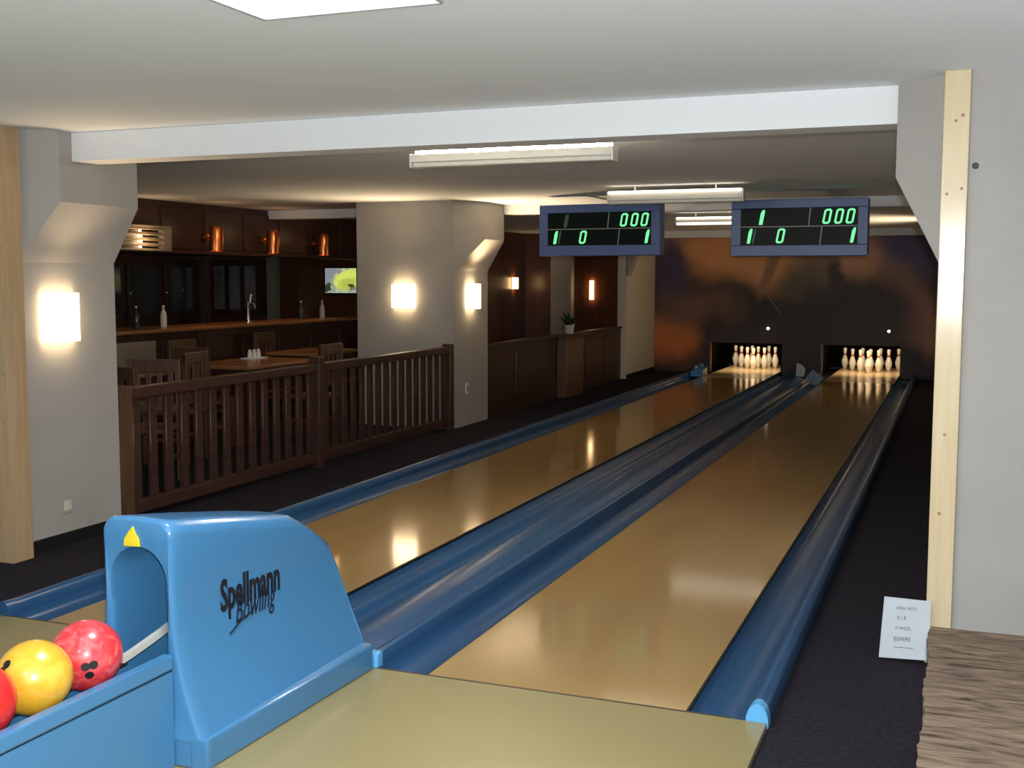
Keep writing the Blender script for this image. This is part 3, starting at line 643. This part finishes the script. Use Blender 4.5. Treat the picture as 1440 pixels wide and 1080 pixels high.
# odd bits at the lane ends
t = thing('gutter_end_piece', 'bright blue plastic piece at the far end of the left gutter', 'gutter end piece', (-2.12, 14.75, 0.0))
prism('wedge', [(-2.175, -0.012), (-1.964, -0.012), (-1.964, 0.12), (-2.04, 0.15), (-2.10, 0.10), (-2.165, 0.09)], 'y', 14.55, 14.95, 'bright_blue', t, 0.012)
prism('tab', [(-2.10, 0.11), (-2.0, 0.12), (-2.0, 0.19), (-2.05, 0.20)], 'y', 14.72, 14.78, 'bright_blue', t, 0.006)
prism('clip', [(-2.13, 0.095), (-2.075, 0.13), (-2.085, 0.165), (-2.115, 0.16)], 'y', 14.66, 14.71, 'plate_white', t, 0.004)
t = thing('divider_plate', 'pale upright plate at the far end of the middle capping', 'plate', (-0.39, 14.6, 0.02))
prism('plate', [(-0.465, 0.042), (-0.455, 0.26), (-0.36, 0.22), (-0.315, 0.16), (-0.33, 0.07), (-0.37, 0.042)], 'y', 14.60, 14.62, 'plate_pale', t, 0.003)
box('foot', -0.43, -0.34, 14.58, 14.68, 0.0405, 0.055, 'plate_pale', t, 0.004)
t = thing('divider_plate', 'blue-grey diamond plate leaning by the left edge of the right lane', 'plate', (-0.06, 13.8, 0.0))
prism('plate', [(-0.21, 0.10), (-0.11, 0.22), (0.05, 0.10), (-0.02, -0.005), (-0.12, -0.005)], 'y', 13.80, 13.82, 'plate_blue', t, 0.003)
box('foot', -0.10, -0.03, 13.80, 13.88, -0.02, 0.004, 'plate_blue', t, 0.003)

# ------------------------------------------------------------------ railing along the bar
RX = -3.12
t = thing('railing', 'dark wooden baluster railing between the near pillar and lamp pillar', 'railing', (RX, 4.4, -0.02))
box('post', RX-0.05, RX+0.05, 6.95, 7.045, -0.02, 0.90, 'rail_wood', t, 0.006)
box('post', RX-0.05, RX+0.05, 4.28, 4.375, -0.02, 0.93, 'rail_wood', t, 0.006)
box('post', RX-0.05, RX+0.05, 1.79, 1.94, -0.02, 0.89, 'chair_wood', t, 0.006)
for a, b in ((1.94, 4.28), (4.375, 6.95)):
    box('top_rail', RX-0.045, RX+0.045, a, b, 0.80, 0.872, 'rail_wood', t, 0.008)
    box('bottom_rail', RX-0.03, RX+0.03, a, b, 0.03, 0.115, 'rail_wood', t, 0.005)
bal = None; y = 2.02
k = 0
for a, b in ((1.94, 4.28), (4.375, 6.95)):
    n = round((b-a)/0.163)
    for i in range(n-1+1):
        yc = a + (b-a)*(i+0.5)/n
        if bal is None:
            bal = box('baluster', RX-0.014, RX+0.014, yc-0.038, yc+0.038, 0.115, 0.80, 'rail_wood', t, 0.004, 1); y0_ = yc
        else:
            c = bal.copy(); COL.objects.link(c); c.location = (0, yc-y0_, 0)

# ------------------------------------------------------------------ bar
BX = -6.0
t = thing('bar_counter', 'long dark wooden bar counter with a lit front edge', 'bar counter', (BX-0.3, 7.5, -0.02))
box('counter_top', BX-0.62, BX+0.04, 4.3, 10.48, 1.01, 1.052, 'table_wood', t, 0.012)
box('front', BX-0.56, BX-0.04, 4.35, 10.48, 0.08, 1.01, 'dark_wood', t)
box('kick_plate', BX-0.5, BX-0.10, 4.4, 10.48, -0.02, 0.08, 'black', t)
for i in range(8):
    a = 4.45+i*0.755; box('front_panel', BX-0.045, BX-0.02, a, a+0.66, 0.2, 0.93, 'grille' if i < 2 else 'dark_wood', t, 0.008)
tube('foot_rail', [(BX+0.08, 4.4, 0.2), (BX+0.08, 10.45, 0.2)], 0.02, 'copper', t)
t = thing('bar_canopy', 'dark wooden canopy boxed in above the bar counter', 'canopy', (BX-0.8, 7.4, CZ))
box('fascia', BX-0.06, BX, 4.3, 10.48, 1.86, CZ-0.002, 'dark_wood', t, 0.004)
box('soffit', BX-1.7, BX-0.06, 4.3, 10.48, 1.90, 1.94, 'dark_wood', t)
for i in range(8):
    a = 4.45+i*0.755; box('fascia_panel', BX-0.005, BX+0.012, a, a+0.66, 1.91, CZ-0.06, 'dark_wood', t, 0.006)
# louvred lamp on the canopy
t = thing('louvre_lamp', 'louvred grey lamp glowing warm behind slats on the canopy', 'lamp', (BX+0.02, 5.6, 1.99))
for (a, b, c, d) in ((5.15, 6.03, 1.875, 1.90), (5.15, 6.03, 2.115, 2.14), (5.15, 5.19, 1.90, 2.115), (5.90, 6.03, 1.90, 2.115)):
    box('frame', BX+0.012, BX+0.09, a, b, c, d, 'grille', t, 0.004)
for k in range(4):
    z = 1.923+k*0.056
    prism('slat', [(BX+0.062, z+0.022), (BX+0.088, z-0.002), (BX+0.091, z+0.012), (BX+0.065, z+0.036)], 'y', 5.19, 5.90, 'grille', t)
box('back', BX+0.012, BX+0.018, 5.19, 5.90, 1.90, 2.115, 'black', t)
lathe('bulb', [(0.0, -0.095), (0.015, -0.09), (0.020, -0.03), (0.020, 0.04), (0.012, 0.085), (0.0, 0.095)], 'bulb', t, (BX+0.042, 5.58, 2.0), 16)
light('louvre_light', 'POINT', (BX+0.20, 5.58, 2.01), 2.2, (1.0, 0.66, 0.34), 0.03)
# copper lamps
for y, lb in ((6.72, 'copper cylinder spotlight nearest the louvred lamp'), (7.85, 'middle of three copper cylinder spotlights over the bar'), (9.03, 'copper cylinder spotlight nearest the television')):
    t = thing('copper_lamp', lb, 'lamp', (BX+0.16, y, 1.9), 'copper spotlights over the bar')
    lathe('cylinder', [(0.0, 2.175), (0.05, 2.175), (0.074, 2.155), (0.078, 2.14), (0.078, 1.90), (0.072, 1.895), (0.070, 2.09)], 'copper', t, (BX+0.16, y, 0), 24)
    tube('stem', [(BX+0.0118, y, 2.05), (BX+0.09, y, 2.05)], 0.012, 'copper', t, 8)
    lathe('wall_rose', [(0.0, 0.03), (0.045, 0.025), (0.05, 0.0)], 'copper', t, (BX+0.0119, y, 2.05), 16, 'x')
    tube('arm', [(BX+0.16, y+0.05, 2.12), (BX+0.15, y+0.13, 2.17)], 0.008, 'copper', t, 8)
    lathe('bulb', [(0.0, 1.935), (0.035, 1.94), (0.045, 1.96), (0.03, 1.99), (0.0, 2.0)], 'bulb', t, (BX+0.16, y, 0), 16)
    light('copper_light', 'SPOT', (BX+0.16, y, 1.93), 9, (1.0, 0.62, 0.30), 0.04, (BX+0.0, y, 0), spot_size=math.radians(110), spot_blend=0.7)
    light('copper_fill_light', 'POINT', (BX+0.42, y-0.22, 2.13), 0.7, (1.0, 0.55, 0.25), 0.03)  # added fill with no bulb of its own, lights the copper cylinder
# back bar cabinet
t = thing('back_bar_cabinet', 'dark glazed cabinet along the wall behind the bar', 'cabinet', (-8.5, 7.4, -0.02))
box('carcass', -8.78, -8.45, 4.4, 9.9, -0.02, 1.86, 'dark_wood', t)
for i in range(7):
    a = 4.5+i*0.76
    d = box('door', -8.45, -8.42, a, a+0.70, 1.05, 1.82, 'dark_wood', t, 0.004)
    box('pane', -8.42, -8.412, a+0.08, a+0.62, 1.12, 1.75, 'glass_dark', d)
    box('knob', -8.42, -8.395, a+0.03, a+0.055, 1.38, 1.41, 'chrome', d, 0.004)
t = thing('wall_cabinet', 'glazed dark cabinet with frosted doors left of the pale column', 'cabinet', (-8.05, 10.3, 1.05))
box('carcass', -8.44, -7.62, 10.20, 10.499, 1.052, 1.86, 'dark_wood', t)
for k in range(3):
    a = -8.43+k*0.27; d = box('door', a, a+0.255, 10.175, 10.2, 1.06, 1.85, 'dark_wood', t, 0.004)
    box('pane', a+0.035, a+0.22, 10.168, 10.176, 1.14, 1.78, 'pane_frosted', d)
    box('knob', a+0.005, a+0.02, 10.160, 10.176, 1.40, 1.43, 'chrome', d, 0.003)
t = thing('column', 'slim pale column at the right end of the back bar', 'column', (-7.42, 10.3, -0.02))
box('shaft', -7.50, -7.36, 10.2, 10.34, -0.02, 1.90, 'cream', t, 0.006)
box('base', -7.53, -7.33, 10.17, 10.37, -0.02, 0.12, 'cream', t, 0.006)
# television
t = thing('television', 'small flat television showing green scenery on the wooden wall', 'television', (-6.39, 10.47, 1.565))
def tv():
    o = box('housing', -6.67, -6.11, 10.43, 10.498, 1.36, 1.77, 'black', t, 0.008)
    s = box('screen', -0.255, 0.255, -0.005, 0.0, -0.178, 0.178, 'tv_picture', None); s.parent = t; s.location = (0, -0.042, 0)
    box('stand_strip', -6.6, -6.18, 10.425, 10.45, 1.352, 1.364, 'steel_dark', t)
tv()
# taps and glasses on the counter
t = thing('beer_tap', 'chrome beer tap tower on the bar counter', 'beer tap', (BX-0.25, 7.9, 1.052))
lathe('tower', [(0.0, 0.0), (0.05, 0.0), (0.05, 0.015), (0.028, 0.03), (0.026, 0.24), (0.034, 0.27), (0.0, 0.29)], 'chrome', t, (BX-0.25, 7.9, 1.052), 20)
tube('spout', [(BX-0.25, 7.9, 1.27), (BX-0.17, 7.9, 1.28), (BX-0.14, 7.9, 1.22)], 0.012, 'chrome', t)
tube('handle', [(BX-0.22, 7.9, 1.29), (BX-0.20, 7.9, 1.40)], 0.012, 'plate_white', t)
def bottle(label, x, y, z, m, h=0.26):
    t = thing('bottle', label, 'bottle', (x, y, z), 'bottles on the bar')
    lathe('body', [(0.0, 0.0), (0.034, 0.0), (0.036, 0.01), (0.036, h*0.55), (0.030, h*0.66), (0.013, h*0.78), (0.013, h*0.95)], m, t, (x, y, z), 16)
    lathe('cap', [(0.015, h*0.93), (0.015, h), (0.0, h)], 'plate_white', t, (x, y, z), 12)
for k, (y, m) in enumerate(((5.9, 'glass_dark'), (6.35, 'pot_white'), (9.2, 'glass_dark'), (9.75, 'pot_white'))):
    bottle(('dark bottle on the bar below the louvred lamp', 'pale bottle left of the beer tap on the bar', 'dark bottle right of the beer tap on the bar', 'pale bottle on the bar below the television')[k], BX-0.3, y, 1.052, m, 0.24)
# tables and chairs behind the railing
def table(label, x, y, w, d):
    t = thing('table', label, 'table', (x, y, -0.02))
    box('table_top', x-w/2, x+w/2, y-d/2, y+d/2, 0.715, 0.75, 'table_wood', t, 0.008)
    box('apron', x-w/2+0.06, x+w/2-0.06, y-d/2+0.06, y+d/2-0.06, 0.63, 0.715, 'dark_wood', t)
    for a in (-1, 1):
        for b in (-1, 1): box('leg', x+a*(w/2-0.08)-0.03, x+a*(w/2-0.08)+0.03, y+b*(d/2-0.08)-0.03, y+b*(d/2-0.08)+0.03, -0.02, 0.63, 'dark_wood', t, 0.004)
table('dark wooden table in the middle of the bar room', -4.75, 5.75, 0.8, 1.25)
table('dark wooden table near the lamp pillar in the bar room', -5.1, 7.55, 0.7, 1.0)
table('dark wooden table at the left edge of the bar room', -5.1, 4.25, 0.75, 0.8)
t = thing('table_caddy', 'small white holder standing on the middle bar table', 'holder', (-4.95, 6.1, 0.75))
box('tray', -5.02, -4.88, 5.95, 6.25, 0.75, 0.765, 'plate_white', t, 0.004)
for k in range(3): lathe('shaker', [(0.0, 0.765), (0.025, 0.765), (0.022, 0.82), (0.012, 0.85), (0.0, 0.852)], 'plate_white', t, (-4.95, 6.02+k*0.08, 0), 14)
ch0 = None
def chair(label, x, y, rz):
    global ch0
    if ch0 is None:
        t = thing('dining_chair', label, 'chair')
        box('seat', -0.22, 0.22, -0.22, 0.22, 0.43, 0.465, 'chair_wood', t, 0.01)
        for a in (-1, 1):
            box('leg', a*0.19-0.02, a*0.19+0.02, -0.21, -0.17, 0.0, 0.43, 'chair_wood', t, 0.004)
            box('leg', a*0.19-0.02, a*0.19+0.02, 0.18, 0.22, 0.0, 0.96, 'chair_wood', t, 0.004)
        box('top_rail', -0.21, 0.21, 0.185, 0.215, 0.87, 0.97, 'chair_wood', t, 0.006)
        box('back_rail', -0.19, 0.19, 0.19, 0.21, 0.56, 0.61, 'chair_wood', t, 0.004)
        for k in range(4): box('back_slat', -0.15+k*0.087, -0.11+k*0.087, 0.193, 0.207, 0.60, 0.88, 'chair_wood', t, 0.003)
        for a in (-1, 1): box('stretcher', a*0.19-0.01, a*0.19+0.01, -0.18, 0.19, 0.2, 0.23, 'chair_wood', t)
        ch0 = t
    else: t = copy_tree(ch0); tag(t, label, 'chair')
    t['group'] = 'wooden chairs in the bar room'
    t.location = (x, y, -0.02); t.rotation_euler = (0, 0, rz)
chair('wooden slat-back chair just behind the railing left of centre', -3.9, 3.1, 0.4)
chair('wooden slat-back chair behind the railing next to the near pillar', -3.75, 2.35, -0.2)
chair('wooden slat-back chair at the near side of the middle table', -4.7, 4.9, 3.14)
chair('wooden slat-back chair between middle table and railing', -4.02, 5.75, -1.57)
chair('wooden slat-back chair between middle table and bar counter', -5.45, 5.8, 1.5)
chair('wooden slat-back chair between pillar table and bar counter', -5.62, 7.6, 1.57)
chair('wooden slat-back chair at the left table facing the bar', -4.45, 4.15, -1.4)

# ------------------------------------------------------------------ alcove behind the lamp pillar
PX = -3.16
t = thing('parapet', 'low dark panelled wooden parapet between the two plaster pillars', 'parapet', (PX, 10.8, -0.02))
box('core', PX-0.04, PX+0.02, 8.0, 13.75, -0.02, 0.80, 'dark_wood', t)
box('cap_rail', PX-0.07, PX+0.05, 8.0, 13.75, 0.80, 0.835, 'dark_wood', t, 0.006)
for i in range(6):
    a = 8.1+i*0.94; 
    if not 10.2 < a+0.4 < 11.6: box('panel', PX+0.018, PX+0.034, a, a+0.82, 0.12, 0.72, 'dark_wood', t, 0.008)
t = thing('pedestal', 'dark wooden pedestal in the parapet carrying the plant', 'pedestal', (PX+0.09, 11.1, -0.02))
box('shaft', PX+0.022, PX+0.16, 10.6, 11.35, -0.02, 0.79, 'chair_wood', t, 0.006)
box('top', PX+0.052, PX+0.18, 10.55, 11.4, 0.79, 0.838, 'dark_wood', t, 0.006)
t = thing('potted_plant', 'dark leafy plant in a white pot on the pedestal', 'plant', (PX+0.06, 11.0, 0.838))
pc = (PX+0.06, 11.0, 0.838)
lathe('pot', [(0.0, 0.0), (0.055, 0.0), (0.075, 0.12), (0.08, 0.13), (0.07, 0.13), (0.06, 0.10), (0.0, 0.10)], 'pot_white', t, pc, 20)
for k in range(26):
    a = random.uniform(0, 6.28); ln = random.uniform(0.10, 0.24); el = random.uniform(-0.3, 1.3); w = random.uniform(0.03, 0.05)
    d = Vector((math.cos(a)*math.cos(el)*0.7, math.sin(a)*math.cos(el), math.sin(el))); sd = d.cross(Vector((0, 0, 1))).normalized(); b0 = Vector(pc)+Vector((0, 0, 0.10))
    up = sd.cross(d)
    pts = [b0, b0+d*ln*0.5+sd*w+up*0.01, b0+d*ln*0.5+up*0.025, b0+d*ln*0.5-sd*w+up*0.01, b0+d*ln]
    pts += [p_-up*0.004 for p_ in pts]
    o_ = po(t)
    add('leaf', [p_-o_ for p_ in pts], [(0, 1, 2), (0, 2, 3), (1, 4, 2), (2, 4, 3), (5, 7, 6), (5, 8, 7), (6, 7, 9), (7, 8, 9), (0, 1, 6, 5), (1, 4, 9, 6), (4, 3, 8, 9), (3, 0, 5, 8)], 'leaf', t)
t = thing('pier', 'warmly lit plaster pier in the depth of the alcove', 'pier', (-4.75, 15.55, -0.02), kind='structure')
box('shaft', -4.95, -4.56, 15.45, 15.62, -0.02, CZ, 'plaster', t)

# ------------------------------------------------------------------ right foreground: cover, sign
t = thing('bench', 'low bench under a brown streaked shaggy cover in the corner', 'bench', (2.5, -0.7, -0.02))
nx, ny = 40, 46; v, f = [], []; o_ = po(t)
x0, x1, ya, yb = 1.882, 3.1, 0.02, -1.5
rows = []
for j in range(-6, ny+1):
    for i in range(-8, nx+1):
        x = x0 + (x1-x0)*max(i, 0)/nx; y = ya + (yb-ya)*max(j, 0)/ny
        z = 0.405 + 0.003*math.sin(y*27+x*3) + 0.003*math.sin(y*71+x*7+1.3)
        ed = 0.004*math.sin(y*13)+0.003*math.sin(y*61+1)
        if i < 0: z -= 0.42*(-i)/8; x += (0.0 if i == -1 else 0.006) + ed*0.4
        else: x += ed*max(0, 1-i/6)
        if j < 0: z = min(z, 0.405-0.42*(-j)/6); y += 0.004*math.sin(x*20)
        v.append(Vector((x, y, max(z, -0.018)))-o_)
nn = nx+9
for j in range(ny+6):
    for i in range(nn-1): f.append((j*nn+i, j*nn+i+1, (j+1)*nn+i+1, (j+1)*nn+i))
o = add('cover', v, f, 'streaked_cover', t, 70)
box('seat_box', 1.93, 3.08, -1.48, -0.03, -0.02, 0.38, 'dark_wood', t)
t = thing('paper_sign', 'white printed sheet standing on the carpet against the pine post', 'sign', (1.775, 0.9, -0.02))
C = [Vector((1.672, 0.89, -0.005)), Vector((1.868, 0.89, 0.004)), Vector((1.872, 0.915, 0.250)), Vector((1.686, 0.915, 0.252))]
o_ = po(t); nrm = (C[1]-C[0]).cross(C[3]-C[0]).normalized()
add('sheet', [c-o_ for c in C] + [c-nrm*0.003-o_ for c in C], [(0, 1, 2, 3), (7, 6, 5, 4), (0, 4, 5, 1), (1, 5, 6, 2), (2, 6, 7, 3), (3, 7, 4, 0)], 'paper', t)
xd = (C[1]-C[0]).normalized(); yd = (C[3]-C[0]).normalized()
for (s, sz, u, w_, sx) in (('FFEW. VOTS', 0.017, 0.27, 0.80, 0.85), ('F I R', 0.022, 0.30, 0.635, 0.9), ('C WCCL', 0.018, 0.28, 0.475, 0.9), ('EOVERS', 0.024, 0.27, 0.29, 0.8)):
    textmesh('lettering', s, sz, C[0]+(C[1]-C[0])*u+(C[3]-C[0])*w_+nrm*0.0015, xd, yd, 'steel_dark', t, 0.0, sx, 0.0, 0.0004)
P0 = C[0]+(C[1]-C[0])*0.28+(C[3]-C[0])*0.185+nrm*0.001; P1 = C[0]+(C[1]-C[0])*0.68+(C[3]-C[0])*0.18+nrm*0.001
tube('underline', [P0, P1], 0.0011, 'steel_dark', t, 6)
add('easel_foot', [Vector(p_)-o_ for p_ in ((1.75, 0.918, 0.20), (1.80, 0.918, 0.20), (1.82, 0.99, -0.018), (1.73, 0.99, -0.018), (1.75, 0.921, 0.20), (1.80, 0.921, 0.20), (1.82, 0.993, -0.018), (1.73, 0.993, -0.018))], [(0, 1, 2, 3), (7, 6, 5, 4), (0, 4, 5, 1), (1, 5, 6, 2), (2, 6, 7, 3), (3, 7, 4, 0)], 'paper', t)
